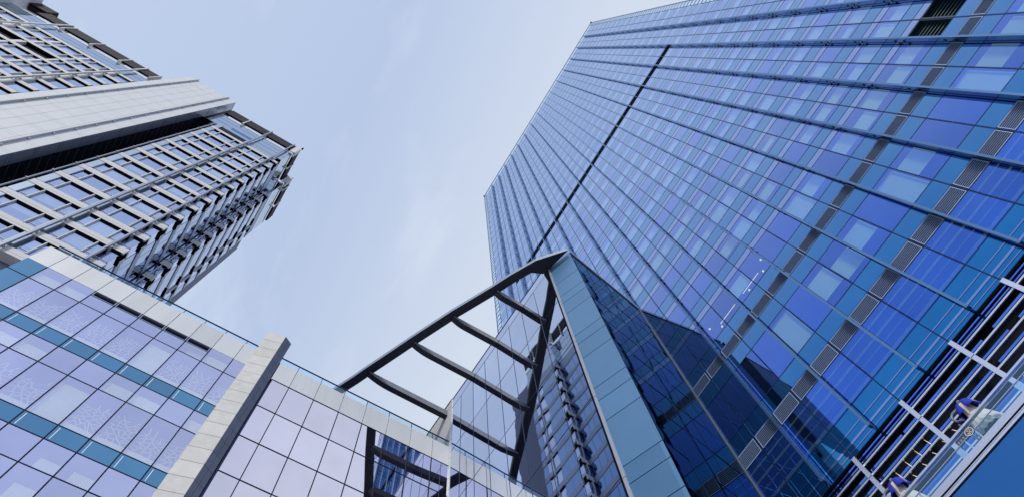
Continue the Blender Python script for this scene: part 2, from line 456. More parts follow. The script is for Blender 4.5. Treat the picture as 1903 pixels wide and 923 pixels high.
for k in range(8):
    z = 1.0395 * S + .235 - k * .452
    u = LX0 + rs.uniform(.8, 3.2)
    while u < LX1:
        b = min(LX1, u + rs.uniform(2.5, 7))
        m = MB(tT); m.box(u, b, -.16, -.12, z - .05, z + .035); m.build('blue_reflection_strip', M['blue_reflection'], tower)  # blue strips imitate sky mirrored in the dark glass behind
        u = b + rs.uniform(.05, .5)
for j in range(-17, 5, 2):
    u = cx(j)
    if u < LX0: continue
    m = MB(tT); m.box(u - .07, u + .07, .012, .10, 13.5, ZC - .02); m.box(u - .073, u + .073, .013, .103, 1.006 * S - .01, 1.006 * S + .01, 1)
    m.build('screen_post', [M['sil'], M['black']], tower)
for k in range(6):
    for x0, zc, h in ((-3.6 + k * .42, .972 * S, .17), (-3.3 + k * .42, .949 * S, .07)):
        if k > 4: continue
        m = MB(); m.bar((x0, S + .1, zc + h), (x0 + .05, S + .1, zc - h), .014, .014); m.build('lamp_tube', M['warm'], tower)
bal_g = MB(tK); bal_g.quad((LX0, .0, ZF), (LX1, .0, ZF), (LX1, .0, ZR - .03), (LX0, .0, ZR - .03))
bal = bal_g.build('balustrade', M['clear'], tower, label='glass balustrade with a silver top rail')
m = MB(tK); m.box(LX0, LX1, -.05, .05, ZR - .03, ZR + .03); m.build('top_rail', M['sil'], bal)
m = MB(tK); m.box(LX0, LX1, -.02, .01, .9165 * SG - .007, .9165 * SG + .007); m.build('glass_seam', M['sil'], bal)
m = MB(tT); m.box(LX0, LX1, -.4, .06, ZF, .905 * S, 0); m.box(LX0, LX1, .06, .07, .8985 * S - .06, .8985 * S, 1); m.build('low_wall', [M['soffit'], M['sil']], tower)
for j in range(-17, 5, 2):
    u = (.6448 + .0691 * j - .002) * SG
    if u < LX0: continue
    m = MB(tK); m.box(u - .08, u + .08, -.06, -.012, ZF, .9185 * SG); m.build('baluster', M['sil'], bal)
    for du in (.27, .62):
        m = MB(tK); m.box(u + du - .02, u + du + .02, -.05, -.012, ZF, .9175 * SG); m.build('baluster', M['sil'], bal)
# emblem on the glass and a row of small characters
m = MB(tK); ex, ez = -.0833 * SG, .9201 * SG
for k in range(28):
    a0, a1 = 2 * math.pi * k / 28, 2 * math.pi * (k + 1) / 28
    r0, r1 = .095, .12
    m.quad((ex + r0 * math.cos(a0), .016, ez + r0 * math.sin(a0)), (ex + r1 * math.cos(a0), .016, ez + r1 * math.sin(a0)),
           (ex + r1 * math.cos(a1), .016, ez + r1 * math.sin(a1)), (ex + r0 * math.cos(a1), .016, ez + r0 * math.sin(a1)))
def stroke(A, B, t):
    dx, dz = B[0] - A[0], B[1] - A[1]; l_ = math.hypot(dx, dz); nx, nz_ = -dz / l_ * t, dx / l_ * t
    m.quad((A[0] - nx, .017, A[1] - nz_), (B[0] - nx, .017, B[1] - nz_), (B[0] + nx, .017, B[1] + nz_), (A[0] + nx, .017, A[1] + nz_))
for A, B in (((-.07, -.02), (.07, .02)), ((-.02, -.08), (.0, .08)), ((-.05, .05), (.06, .06)), ((.0, 0), (.06, -.06)), ((-.01, 0), (-.07, -.07))):
    stroke((ex + A[0], ez + A[1]), (ex + B[0], ez + B[1]), .009)
rg = random.Random(3)
for c in range(4):
    bx = ex - .20 - c * .085
    for q_ in range(3): stroke((bx - .026, ez - .028 + q_ * .028), (bx + .026, ez - .028 + q_ * .028), .004)
    x = bx + rg.uniform(-.015, .015); stroke((x, ez - .034), (x, ez + .034), .004)
m.build('emblem', M['cloth_cream'], bal, label='round emblem with a short line of characters')
m = MB(tK); m.box(LX0, LX1, -1.24, .05, .8797 * SG, ZF, 0); m.build('slab_edge', M['sil'], tower)
m = MB(tK)
m.box(LX0, LX1, -1.24, .02, .8765 * SG, .8797 * SG, 1); m.box(LX0, LX1, -1.24, .04, .8748 * SG, .8765 * SG, 0); m.box(LX0, LX1, -1.24, .02, .8735 * SG, .8748 * SG, 1)
m.box(LX0, LX1, -1.24, .05, .8690 * SG, .8735 * SG, 0); m.box(LX0, LX1, -1.24, .0, .8655 * SG, .8690 * SG, 1)
m.build('drip_mouldings', [M['sil'], M['black']], tower)
m = MB(tK); m.box(LX0, LX1, -1.24, .03, 5.5, .8655 * SG); m.build('blue_fascia', M['soffit'], tower)
m = MB(tT); m.box(LX0, LX1, -3.1, -.5, GZ, 5.5); m.build('shop_front', M['t_teal'], tower)
# office lamps seen through two windows
for (x0, z0, x1, z1) in ((-1.49, 29.75, -2.72, 29.75), (-3.35, 29.75, -4.55, 29.75)):
    m = MB(); m.bar((x0, 17.0, 29.78), (x1, 17.0, 29.78), .025, .02); m.build('ceiling_lamp', M['office'], tower)
for x, z in ((-.93, 30.3), (-1.29, 29.5), (-2.39, 29.5), (-4.58, 29.5), (-5.13, 30.3)):
    m = MB(); m.tube([(x, 17.0, z), (x, 17.0, z + .03)], .05, 10); m.build('ceiling_lamp', M['office'], tower)

# ================================================================== WEDGE BUILDING
CZ = 37.7
pc = Vector((-6.69, 10.87)); pl = Vector((-8.19, 10.30)); dr = Vector((-7.53, 16.47))
wedge = thing('wedge_building', 'sharp cornered glass block with grey green panels and a mirror wall', 'building', (-10, 13, GZ))
def frame(A, B):
    d = (B - A).normalized(); nrm = Vector((d.y, -d.x))
    return (lambda u, w_, z: (A.x + d.x * u + nrm.x * w_, A.y + d.y * u + nrm.y * w_, z)), (B - A).length
tP, lenP = frame(pl, pc)
tD, lenD = frame(pc, dr)
aG = R(1.7)
gR = Vector((-8.22, 10.176)); gL = gR - Vector((math.cos(aG), math.sin(aG))) * 10.4
tG, lenG = frame(gL, gR)
gx = lambda X: (X - gL.x) / math.cos(aG)
# core solid
m = MB()
pts = [(gL.x - 3.2, gL.y + .02), (gL.x, gL.y + .06), (gR.x, gR.y + .06), (pl.x + .02, pl.y + .06), (pc.x - .06, pc.y + .05), (dr.x - .06, dr.y), (gL.x - 3.2, 16.4)]
nb = len(pts)
m.poly([(x, y, CZ - .1) for x, y in pts])
for i in range(nb):
    a, b = pts[i], pts[(i + 1) % nb]
    m.quad((a[0], a[1], GZ), (b[0], b[1], GZ), (b[0], b[1], CZ - .1), (a[0], a[1], CZ - .1))
m.build('building_core', M['black'], wedge)
# mirror wall
GX = [-18.56, -17.57, -16.25, -14.95, -13.62, -12.31, -11.0, -9.7, -8.23]
GZS = [2.4, 7.3, 12.3, 17.2, 22.12, 27.05, 32.1, 36.85, 37.85]
for i in range(len(GX) - 1):
    for k in range(len(GZS) - 1):
        m = MB(tG); m.pane(gx(GX[i]), gx(GX[i + 1]), GZS[k], GZS[k + 1], 0, .0012)
        m.build('mirror_pane', M['g_glass'], wedge)
m = MB(tG)
for X in GX[1:-1]: m.box(gx(X) - .012, gx(X) + .012, -.02, .012, 2.4, 36.85)
for z in GZS[1:-1]: m.box(gx(GX[0]), gx(GX[-1]), -.02, .009, z - .012, z + .012)
m.box(gx(GX[0]), gx(GX[-1]), -.06, .02, 37.85, 37.95)
m.build('glazing_bars', M['t_frame'], wedge)
m = MB(tG); m.box(gx(-18.56) - .17, gx(-18.56), -.3, .05, GZ, 37.95)
for k in range(42): m.box(gx(-18.56) - .172, gx(-18.56) + .002, -.2, .052, k * .9 + .9, k * .9 + .915, 1)
m.build('end_pier', [M['coping'], M['joint']], wedge, label='pale clad pier at the end of the mirror wall')
m = MB(tG)
m.box(gx(-22.3), gx(-18.56) - .17, -.3, .0, 30, 37.95)
m.build('stone_return', M['stone'], wedge)
m = MB(tG)
for k in range(20): m.box(gx(-22.29), gx(-18.56) - .171, -.2, .004, 30.2 + k * .42, 30.215 + k * .42)
m.build('return_joints', M['joint'], wedge)
# metal panel face
PS = [37.72, 36.94, 34.5, 32.62, 31.7, 30.3, 27.63, 26.73, 25.35, 22.72, 21.8, 20.42, 17.73, 16.85, 15.48, 12.8, 11.9, 10.5, 7.8, 6.9, 5.5, 2.8, GZ]
for a, b in zip(PS, PS[1:]):
    m = MB(tP); m.box(.10, lenP - .02, -.05, .0, b + .02, a - .02)
    if a < 18 :
        n_ = int((a - b) / .06)
        for k in range(n_):
            z = b + .04 + k * .06
            m.box(.12, lenP - .14, 0, .006, z, z + .03)
    m.build('cladding_panel', M['panel'], wedge)
m = MB(tP); m.quad((.0, -.03, GZ), (lenP, -.03, GZ), (lenP, -.03, CZ), (0, -.03, CZ)); m.build('joint_backing', M['black'], wedge)
m = MB(tP); m.box(-.02, .10, -.1, .06, GZ, 37.5)
for k in range(9): m.box(-.022, .102, -.09, .062, 37.0 - k * 4.93 - .1, 37.0 - k * 4.93 - .08, 1)
m.build('corner_mullion', [M['pmull'], M['joint']], wedge)
# dark glass face
DZ = [GZ, 2.8, 5.5, 7.8, 10.5, 12.8, 15.48, 17.73, 20.42, 22.72, 25.35, 27.63, 30.3, 32.62, 34.5, 36.94, 37.45]
ND = 5
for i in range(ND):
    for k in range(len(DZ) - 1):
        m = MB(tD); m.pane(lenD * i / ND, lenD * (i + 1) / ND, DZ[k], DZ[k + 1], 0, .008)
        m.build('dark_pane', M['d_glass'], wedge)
m = MB(tD)
for i in range(1, ND): m.box(lenD * i / ND - .012, lenD * i / ND + .012, -.02, .012, GZ, 37.45)
for z in DZ[1:-1]: m.box(0, lenD, -.02, .009, z - .012, z + .012)
m.build('glazing_bars', M['t_frame'], wedge)
m = MB(tD); m.box(-.03, lenD, -.06, .05, 37.45, 37.75); m.build('parapet_trim', M['trim'], wedge)
m = MB(tD); m.box(lenD - .06, lenD, -.02, .06, GZ, 37.45); m.build('corner_bar', M['edge_bar'], wedge)

# ================================================================== PERGOLA
perg = thing('roof_pergola', 'dark steel roof pergola with a curved edge beam and four cross ribs against the sky', 'pergola', (-12, 8, 37.3), None)
ctrl = [(-6.62, 10.58), (-8.19, 9.58), (-9.73, 8.76), (-10.9, 8.22), (-13.37, 6.97), (-16.06, 5.74), (-17.33, 5.19), (-19.26, 4.33), (-20.1, 3.98), (-20.65, 3.72), (-21.9, 3.15), (-23.5, 2.3)]
m = MB()
prof = [(-.27, 0.0), (.22, 0.0), (.27, .08), (.27, .38), (-.27, .38)]
rings = []
for i, (x, y) in enumerate(ctrl):
    a = Vector(ctrl[max(i - 1, 0)]); b = Vector(ctrl[min(i + 1, len(ctrl) - 1)])
    d = (b - a).normalized(); nr = Vector((-d.y, d.x))   # towards -Y side outward
    s = .03 if i == 0 else 1
    rings.append(len(m.v))
    for o_, z in prof: m.v.append((x + nr.x * -o_ * s, y + nr.y * -o_ * s, 37.25 + z))
npf = len(prof)
for a, b in zip(rings, rings[1:]):
    for k in range(npf):
        m.f.append((a + k, a + (k + 1) % npf, b + (k + 1) % npf, b + k)); m.mi.append(1 if k == 4 else 0)
m.f.append(tuple(rings[0] + k for k in range(npf))); m.mi.append(0)
m.f.append(tuple(rings[-1] + k for k in range(npf))); m.mi.append(0)
for i in range(1, len(ctrl) - 1):
    for t in (0, .33, .66):
        x = ctrl[i][0] * (1 - t) + ctrl[i + 1][0] * t; y = ctrl[i][1] * (1 - t) + ctrl[i + 1][1] * t
        d = Vector((ctrl[i + 1][0] - ctrl[i][0], ctrl[i + 1][1] - ctrl[i][1])).normalized()
        m.bar((x - d.y * .23, y + d.x * .23, 37.246), (x + d.y * .23, y - d.x * .23, 37.246), .012, .004, 2)
m.build('edge_beam', [M['beam'], M['trim'], M['joint']], perg)
m = MB()
tri = [(-6.63, 10.60), (-8.2, 9.6), (-8.9, 9.35), (-8.55, 10.12), (-8.2, 10.26)]
m.poly([(x, y, 37.22) for x, y in tri]); m.poly([(x, y, 37.68) for x, y in tri])
for i in range(5):
    a, b = tri[i], tri[(i + 1) % 5]; m.quad((a[0], a[1], 37.22), (b[0], b[1], 37.22), (b[0], b[1], 37.68), (a[0], a[1], 37.68))
m.build('tip_plate', M['beam'], perg)
def beam_y(X):
    for (x0, y0), (x1, y1) in zip(ctrl, ctrl[1:]):
        if x1 <= X <= x0: return y0 + (y1 - y0) * (X - x0) / (x1 - x0)
for X, dx in ((-19.30, 0), (-16.25, 0), (-13.62, 0), (-10.93, 0)):
    m = MB(); y0, y1 = beam_y(X) + .1, 10.16 if X > -18.6 else 9.9
    if X > -18.6: y1 = gR.y + (X - gR.x) * math.tan(aG) - .01
    n_ = 14; prev = None
    for i in range(n_ + 1):
        t = i / n_; y = y0 + (y1 - y0) * t
        hb = 36.74 + .40 * (1 - min(1, t / .28)) ** 2; ht = 37.28
        ws = .17
        ring = [(X - ws, y, hb), (X + ws, y, hb), (X + ws, y, ht), (X - ws, y, ht)]
        b_ = len(m.v); m.v += ring
        if prev is not None:
            for k in range(4):
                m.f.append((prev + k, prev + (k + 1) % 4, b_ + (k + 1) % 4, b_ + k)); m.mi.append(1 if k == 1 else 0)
        else:
            m.f.append((b_, b_ + 1, b_ + 2, b_ + 3)); m.mi.append(0)
        prev = b_
    m.f.append((prev, prev + 1, prev + 2, prev + 3)); m.mi.append(0)
    m.build('cross_rib', [M['beam'], M['ribside']], perg)

# ================================================================== PODIUM BUILDING
XB = -18.63
pod = thing('podium_building', 'lower lavender glass building with grey coping, glass roof rail and pale stone fin', 'building', (XB - 2, -2, GZ))
tB = lambda u, w_, z: (XB + w_, u, z)
m = MB(tB)
m.box(-12.62, 9.80, -4.6, -1.3, GZ, 30.9); m.box(-12.62, 9.80, -4.6, -.2, 30.95, 32.72)
m.box(-.36, 9.8, -1.3, -.1, GZ, 30.95); m.box(-12.62, -12.5, -1.3, -.05, GZ, 30.95)
m.build('building_core', M['b_back'], pod)
YL = [-12.65, -11.69, -10.53, -9.37, -8.24, -7.06, -5.86, -4.71, -3.55, -2.41, -1.2]
RL = [(29.52, 30.95, 'small'), (26.9, 29.52, 'tall'), (26.03, 26.9, 'teal'), (24.66, 26.03, 'small'), (22.02, 24.66, 'tall'), (21.16, 22.02, 'teal'),
      (19.80, 21.16, 'plain'), (17.15, 19.80, 'plain'), (16.3, 17.15, 'teal'), (14.9, 16.3, 'plain'), (12.3, 14.9, 'plain'), (11.4, 12.3, 'teal'), (10, 11.4, 'plain'), (7.4, 10, 'plain'), (6.5, 7.4, 'teal'), (2.5, 6.5, 'plain')]
rb = random.Random(5)
def lattice(mb, u0, u1, z0, z1, w_):
    cells = [[(u0, z0), (u1, z0), (u1, z1), (u0, z1)]]
    def area(c): return abs(sum(c[i][0] * c[(i + 1) % len(c)][1] - c[(i + 1) % len(c)][0] * c[i][1] for i in range(len(c)))) / 2
    segs = []
    def split(c, first=False):
        cxm = sum(p[0] for p in c) / len(c); czm = sum(p[1] for p in c) / len(c)
        L_ = max(range(len(c)), key=lambda i: math.hypot(c[i][0] - c[(i + 1) % len(c)][0], c[i][1] - c[(i + 1) % len(c)][1]))
        e = Vector((c[(L_ + 1) % len(c)][0] - c[L_][0], c[(L_ + 1) % len(c)][1] - c[L_][1])).normalized()
        ang = math.atan2(e.x, -e.y) + rb.uniform(-.55, .55)
        n_ = Vector((-math.sin(ang), math.cos(ang))); d = n_.x * cxm + n_.y * czm
        A, B, hits = [], [], []
        for i in range(len(c)):
            p, q = c[i], c[(i + 1) % len(c)]; sp, sq = n_.x * p[0] + n_.y * p[1] - d, n_.x * q[0] + n_.y * q[1] - d
            (A if sp >= 0 else B).append(p)
            if sp * sq < 0:
                t = sp / (sp - sq); h = (p[0] + (q[0] - p[0]) * t, p[1] + (q[1] - p[1]) * t); A.append(h); B.append(h); hits.append(h)
        if len(hits) == 2: segs.append(tuple(hits))
        return [x for x in (A, B) if len(x) >= 3]
    while True:
        c = max(cells, key=area)
        if area(c) < .085: break
        cells.remove(c); cells += split(c)
    rb.shuffle(segs)
    for (a, b) in segs:
        mid = ((a[0] + b[0]) / 2, (a[1] + b[1]) / 2)
        if mid[1] > z1 - .35 and rb.random() < .6: continue
        dx, dz = b[0] - a[0], b[1] - a[1]; l_ = math.hypot(dx, dz)
        if l_ < .03: continue
        nx, nz_ = -dz / l_ * .02, dx / l_ * .02
        mb.quad((a[0] - nx, w_, a[1] - nz_), (b[0] - nx, w_, b[1] - nz_), (b[0] + nx, w_, b[1] + nz_), (a[0] + nx, w_, a[1] + nz_))
PLAIN = {(4, 1), (5, 1), (2, 4)}
for k, (z0, z1, kind) in enumerate(RL):
    for i in range(len(YL) - 1):
        u0, u1 = YL[i] + .025, YL[i + 1] - .025
        zt_ = z1
        if k == 0 and 3 <= i <= 7: zt_ = 30.47
        mat = {'small': 'b_glass', 'tall': 'b_glass', 'teal': 'b_teal', 'plain': 'b_glass'}[kind]
        if i == 0: mat = 'b_teal'
        if kind == 'teal' :
            m = MB(tB); m.pane(u0, u1, z0 + .02, zt_ - .02, 0, .0015)
            o = m.build('spandrel_pane', M['b_teal'], pod)
            m = MB(tB); m.box(u0 + .10, u0 + .125, .002, .006, z0 + .08, z1 - .1)
            m.build('edge_strip', M['lattice'], o)
            continue
        m = MB(tB); m.pane(u0, u1, z0 + .02, zt_ - .02, 0, .0015)
        o = m.build('window', M[mat], pod)
        if i == 0: continue
        if kind == 'small' and not (k == 0 and 3 <= i <= 7):
            if rb.random() < .75:
                m = MB(tB); m.quad((u0 + .02, -.16, z0 + .05), (u1 - .02, -.16, z0 + .05), (u1 - .02, -.16, z1 - .45), (u0 + .02, -.16, z1 - .45)); m.build('roller_blind', M['blind'], o)
        elif kind == 'tall':
            blank = (k == 1 and i == 6) or (k == 4 and i == 5)
            m = MB(tB)
            if blank: m.quad((u0 + .02, -.16, z0 + .05), (u1 - .02, -.16, z0 + .05), (u1 - .02, -.16, z1 - .3), (u0 + .02, -.16, z1 - .3))
            else:
                m.quad((u0 + .01, -.10, z0 + .05), (u1 - .01, -.10, z0 + .05), (u1 - .01, -.10, z0 + .42), (u0 + .01, -.10, z0 + .42))
                lattice(m, u0 + .02, u1 - .02, z0 + .42, z1 - .62, -.11)
            m.build('roller_blind' if blank else 'lattice_screen', M['lattice'] if not blank else M['blind'], o)
        elif rb.random() < .3:
            m = MB(tB); m.quad((u0 + .3, -.3, z0 + .05), (u1 - .02, -.3, z0 + .05), (u1 - .02, -.3, z1 - .5), (u0 + .3, -.3, z1 - .5)); m.build('roller_blind', M['blind'], o)
# interior backing behind the glass
m = MB(tB)
for (z0, z1, kind) in RL:
    if kind != 'teal': m.quad((-11.7, -1.2, z0), (-1.2, -1.2, z0), (-1.2, -1.2, z1), (-11.7, -1.2, z1))
    if kind in ('tall', 'plain'): m.quad((-11.7, -1.25, z1), (-1.2, -1.25, z1), (-1.2, -.06, z1), (-11.7, -.06, z1))
m.build('interior', M['b_back'], pod)
for i in range(3, 8):
    m = MB(tB); u0, u1 = YL[i] + .03, YL[i + 1] - .03
    m.box(u0, u1, -.15, -.13, 30.5, 30.93, 1)
    for k in range(6): m.box(u0, u1, -.13, -.02, 30.53 + k * .07, 30.54 + k * .07, 2)
    m.box(u0, u0 + .03, -.13, .02, 30.49, 30.94, 0); m.box(u1 - .03, u1, -.13, .02, 30.49, 30.94, 0); m.box(u0 + .03, u1 - .03, -.13, .02, 30.47, 30.50, 0)
    m.build('louvre_grille', [M['l_panel'], M['grille_back'], M['t_frame']], pod)
YR = [-.29, .62, 1.98, 3.37, 4.71, 6.07, 7.46, 8.79, 9.83]
RR = [30.83 - 2.51 * k for k in range(12)]
for k in range(11):
    for i in range(len(YR) - 1):
        m = MB(tB); m.pane(YR[i] + .02, YR[i + 1] - .02, RR[k + 1] + .02, RR[k] - .02, 0, .002)
        m.build('window', M['b_glass_pink'], pod)
m = MB(tB)
for i, y in enumerate(YL[1:-1]): m.box(y - .024, y + .024, -.05, .012, 2.5, 30.95)
for (z0, z1, kind) in RL: m.box(-12.65, -1.0, -.05, .009, z0 - .022, z0 + .022)
for y in YR[1:-1]: m.box(y - .022, y + .022, -.05, .025, 2.5, 30.83)
for z in RR: m.box(-.3, 9.83, -.05, .018, z - .02, z + .02)
m.build('glazing_bars', M['b_frame'], pod)
# coping
cop = [-12.65, -11.69] + YL[2:-1] + [-1.3]
for a, b in zip(cop, cop[1:]):
    m = MB(tB); m.box(a + .012, b - .012, -.25, .0, 30.96, 32.76); m.build('coping_panel', M['coping'], pod, bevel=.01)
cop = [-.36] + YR[1:]
for a, b in zip(cop, cop[1:]):
    m = MB(tB); m.box(a + .012, b - .012, -.25, .0, 30.85, 32.62); m.build('coping_panel', M['coping'], pod, bevel=.01)
m = MB(tB); m.box(-12.6, 9.8, -.24, -.03, 30.85, 32.6); m.build('joint_backing', M['joint'], pod)
# roof rail
yy = [-12.4] + [y + .03 for y in YL[1:-1]] + [-1.3]
yr = [-.42] + YR[1:]
ro = None
for ys, zb in ((yy, 32.7), (yr, 32.6)):
    m = MB(tB); m.box(ys[0] - .1, ys[-1], -.15, -.09, 33.3, 33.345); o = m.build('roof_rail', M['t_frame'], pod)
    ro = ro or o
    for a, b in zip(ys, ys[1:]):
        m = MB(tB); m.pane(a + .01, b - .01, zb, 33.3, -.12); m.build('glass_pane', M['clear'], o)
for y in yy[1:-1] + yr[1:-1]:
    m = MB(tB); m.box(y - .015, y + .015, -.14, -.10, 32.6, 33.3); m.build('baluster', M['t_frame'], ro)
# fin
f0 = Vector((XB, -1.765)); f1 = Vector((-18.385, -.83)); f2 = Vector((XB, -.40))
FT = 34.9
m = MB()
zf = FT
fr = random.Random(2)
hts = []
while zf > 1:
    h = .92 if fr else 0; hts.append((zf - h, zf)); zf -= h
dd = (f1 - f0).normalized(); nn = Vector((dd.y, -dd.x))
tF = lambda u, w_, z: (f0.x + dd.x * u + nn.x * w_, f0.y + dd.y * u + nn.y * w_, z)
lf = (f1 - f0).length
fin_core = MB()
b3 = [(f0.x - .6, f0.y), (f0.x, f0.y), (f1.x - .03, f1.y), (f2.x, f2.y - .02), (f2.x - .6, f2.y - .02)]
for i in range(5):
    a, b = b3[i], b3[(i + 1) % 5]; fin_core.quad((a[0], a[1], GZ), (b[0], b[1], GZ), (b[0], b[1], FT), (a[0], a[1], FT))
fin_core.poly([(x, y, FT) for x, y in b3])
fin = fin_core.build('stone_fin', M['joint'], pod, label='tall pale stone fin rising above the coping')
for z0, z1 in hts:
    m = MB(tF); m.box(0, lf, -.02, .03, z0 + .010, z1 - .010); m.build('stone_slab', M['stone'], fin, bevel=.006)
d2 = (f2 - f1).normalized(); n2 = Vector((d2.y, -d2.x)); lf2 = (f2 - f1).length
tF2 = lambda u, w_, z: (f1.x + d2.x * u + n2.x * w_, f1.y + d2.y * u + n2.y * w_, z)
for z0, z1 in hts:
    m = MB(tF2); m.box(0.0, lf2 / 2 - .006, -.02, .02, z0 + .008, z1 - .008); m.box(lf2 / 2 + .006, lf2, -.02, .02, z0 + .008, z1 - .008); m.build('dark_slab', M['fin_dark'], fin)

# ================================================================== APARTMENT TOWER
XL = -24.01
apt = thing('apartment_tower', 'pale grey apartment tower with ivory floor bands, wide clad spine and brown roof louvres', 'tower', (-33, -30, GZ))
PF = 3.165; Z0F = 48.6
tL = lambda u, w_, z: (XL + w_, u, z)
tS = lambda u, w_, z: (u, -13.37 + w_, z)
floors = [Z0F + PF * n for n in range(-14, 12)]
m = MB()
m.box(-40.0, XL - .55, -21.85, -13.95, GZ, 92.0)         # right block
m.box(-40.0, -26.4, -34, -21.85, GZ, 92.0)
m.box(-40, -25.5, -62, -34.0, GZ, 92.0)
m.box(-34.4, -28.6, -13.95, -12.9, GZ, 92.0)
m.build('building_core', M['l_room'], apt)
# floor bands
SP = .13
def band(mb, tf, u0, u1, zl, w1=SP, side=False):
    q = MB(tf)
    if side:
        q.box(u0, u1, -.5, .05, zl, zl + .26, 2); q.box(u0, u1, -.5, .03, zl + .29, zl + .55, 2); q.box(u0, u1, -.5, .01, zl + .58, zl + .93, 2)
    else: q.box(u0, u1, -.5, w1, zl, zl + .30, 0); q.box(u0, u1, -.5, w1 - .012, zl + .30, zl + .325, 1); q.box(u0, u1, -.5, w1, zl + .325, zl + .78, 0); q.box(u0, u1, -.5, w1 - .05, zl + .78, zl + .93, 0)
    mb.v_off = len(mb.v); i = len(mb.v); mb.v += q.v; mb.f += [tuple(i + k for k in f) for f in q.f]; mb.mi += q.mi
def apt_window(tf, u0, u1, zl, zn, bars, deep=-.02):
    """window strip between the band at zl and the next band up"""
    a, b = zl + .93, zn - .02
    q = MB(tf)
    us = [u0] + bars + [u1]
    for c, d in zip(us, us[1:]): q.pane(c + .02, d - .02, a, b, deep, .0015)
    o = q.build('window', M['l_glass'], apt)
    q = MB(tf)
    for c in bars: q.box(c - .035, c + .035, deep, .13, a, b - .02)
    for c, d in zip(us, us[1:]):
        if d - c < .95: q.box(c + .03, d - .03, deep - .01, deep + .03, a + .45, a + .50)
        q.box(c + .02, d - .02, deep - .01, deep + .02, a, a + .04)
    q.build('window_frame', M['l_white'], o)
    q = MB(tf); q.box(u0, u1, -.48, SP - .01, zn - .045, zn - .004); q.build('soffit_shade', M['black'], o)  # black strip paints in the shade under the projecting band
    if rb.random() < .6:
        q = MB(tf); s = rb.uniform(.3, .9); q.quad((u0 + .05, deep - .12, b - s * (b - a)), (u1 - .05, deep - .12, b - s * (b - a)), (u1 - .05, deep - .12, b), (u0 + .05, deep - .12, b)); q.build('curtain', M['blind'], o)
tLL = lambda u, w_, z: (-24.9 + w_, u, z)
tS2 = lambda u, w_, z: (u, -12.52 + w_, z)
tR = lambda u, w_, z: (-28.25 + w_, u, z)
sp = MB()
vis_f = [z for z in floors if z > 20]
for z in vis_f:
    band(sp, tL, -21.85, -13.37 + SP, z)
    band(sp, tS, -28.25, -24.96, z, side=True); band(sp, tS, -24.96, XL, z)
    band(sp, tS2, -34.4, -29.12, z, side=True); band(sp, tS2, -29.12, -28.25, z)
    band(sp, tR, -13.2, -12.52 + SP, z)
    band(sp, tLL, -60, -33.0, z)
band(sp, tLL, -60, -33.0, Z0F + PF * 12)
sp.build('floor_bands', [M['l_white'], M['joint'], M['side_band']], apt)
for n, z in enumerate(vis_f):
    zn = z + PF
    if z < 38: continue
    last = (n == len(vis_f) - 1)
    if not last:
        apt_window(tL, -21.27, -18.0, z, zn, [-20.55, -18.69])
        apt_window(tL, -17.25, -14.28, z, zn, [-16.55, -14.95])
        apt_window(tL, -14.05, -13.37, z, zn, [])
        apt_window(tS, -24.95, -24.03, z, zn, [])
        apt_window(tR, -13.3, -12.55, z, zn, [-12.95])
        apt_window(tS2, -29.1, -28.28, z, zn, [])
        apt_window(tS2, -33.6, -31.6, z, zn, [-32.6])
    sky_garden = abs(z - (Z0F + PF * 9)) < .1
    if not sky_garden or True:
        if sky_garden:
            apt_window(tLL, -38.2, -35.3, z, zn, [-37.4, -36.1]); apt_window(tLL, -52.0, -45.6, z, zn, [-50, -48, -46.4])
        else:
            apt_window(tLL, -38.0, -35.3, z, zn, [-37.3, -36.0]); apt_window(tLL, -41.6, -38.3, z, zn, [-40.9, -39.0]); apt_window(tLL, -44.9, -41.9, z, zn, [-44.2, -42.6])
            apt_window(tLL, -48.9, -45.6, z, zn, [-48.2, -46.3]); apt_window(tLL, -52.4, -49.2, z, zn, [-51.7, -50.0])
        apt_window(tLL, -34.7, -33.05, z, zn, [])
# infill cladding: narrow panels between window strips, side face panels
for z in vis_f:
    if z < 38: continue
    for a, b in ((-21.84, -21.29), (-17.98, -17.45)):
        m = MB(tL); m.box(a, b, -.3, .10, z + .93, z + PF - .03, 0); m.build('narrow_panel', M['l_panel'], apt)
m = MB(tS)
for z in vis_f:
    if z < 30: continue
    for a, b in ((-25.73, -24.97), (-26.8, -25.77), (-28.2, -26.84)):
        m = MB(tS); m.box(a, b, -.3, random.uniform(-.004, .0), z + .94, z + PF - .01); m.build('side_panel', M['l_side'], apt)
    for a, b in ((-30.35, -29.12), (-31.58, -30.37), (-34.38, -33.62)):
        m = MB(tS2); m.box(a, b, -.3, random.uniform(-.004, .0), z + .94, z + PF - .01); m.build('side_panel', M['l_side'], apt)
for z in vis_f:
    if z < 50: continue
    for a, b in ((-35.28, -34.72), (-38.28, -38.02), (-41.88, -41.62), (-45.58, -44.92), (-49.18, -48.92)):
        m = MB(tLL); m.box(a, b, -.3, .08, z + .93, z + PF - .03); m.build('narrow_panel', M['l_white'], apt)
# balcony bracing seen in the recessed side bay
for z in vis_f:
    if z < 40: continue
    q = MB()
    q.bar((-28.22, -13.28, z + 1.0), (-28.22, -12.6, z + 2.9), .03, .03)
    q.bar((-28.21, -13.28, z + 2.9), (-28.21, -12.6, z + 1.0), .03, .03)
    q.build('cross_brace', M['joint'], apt)
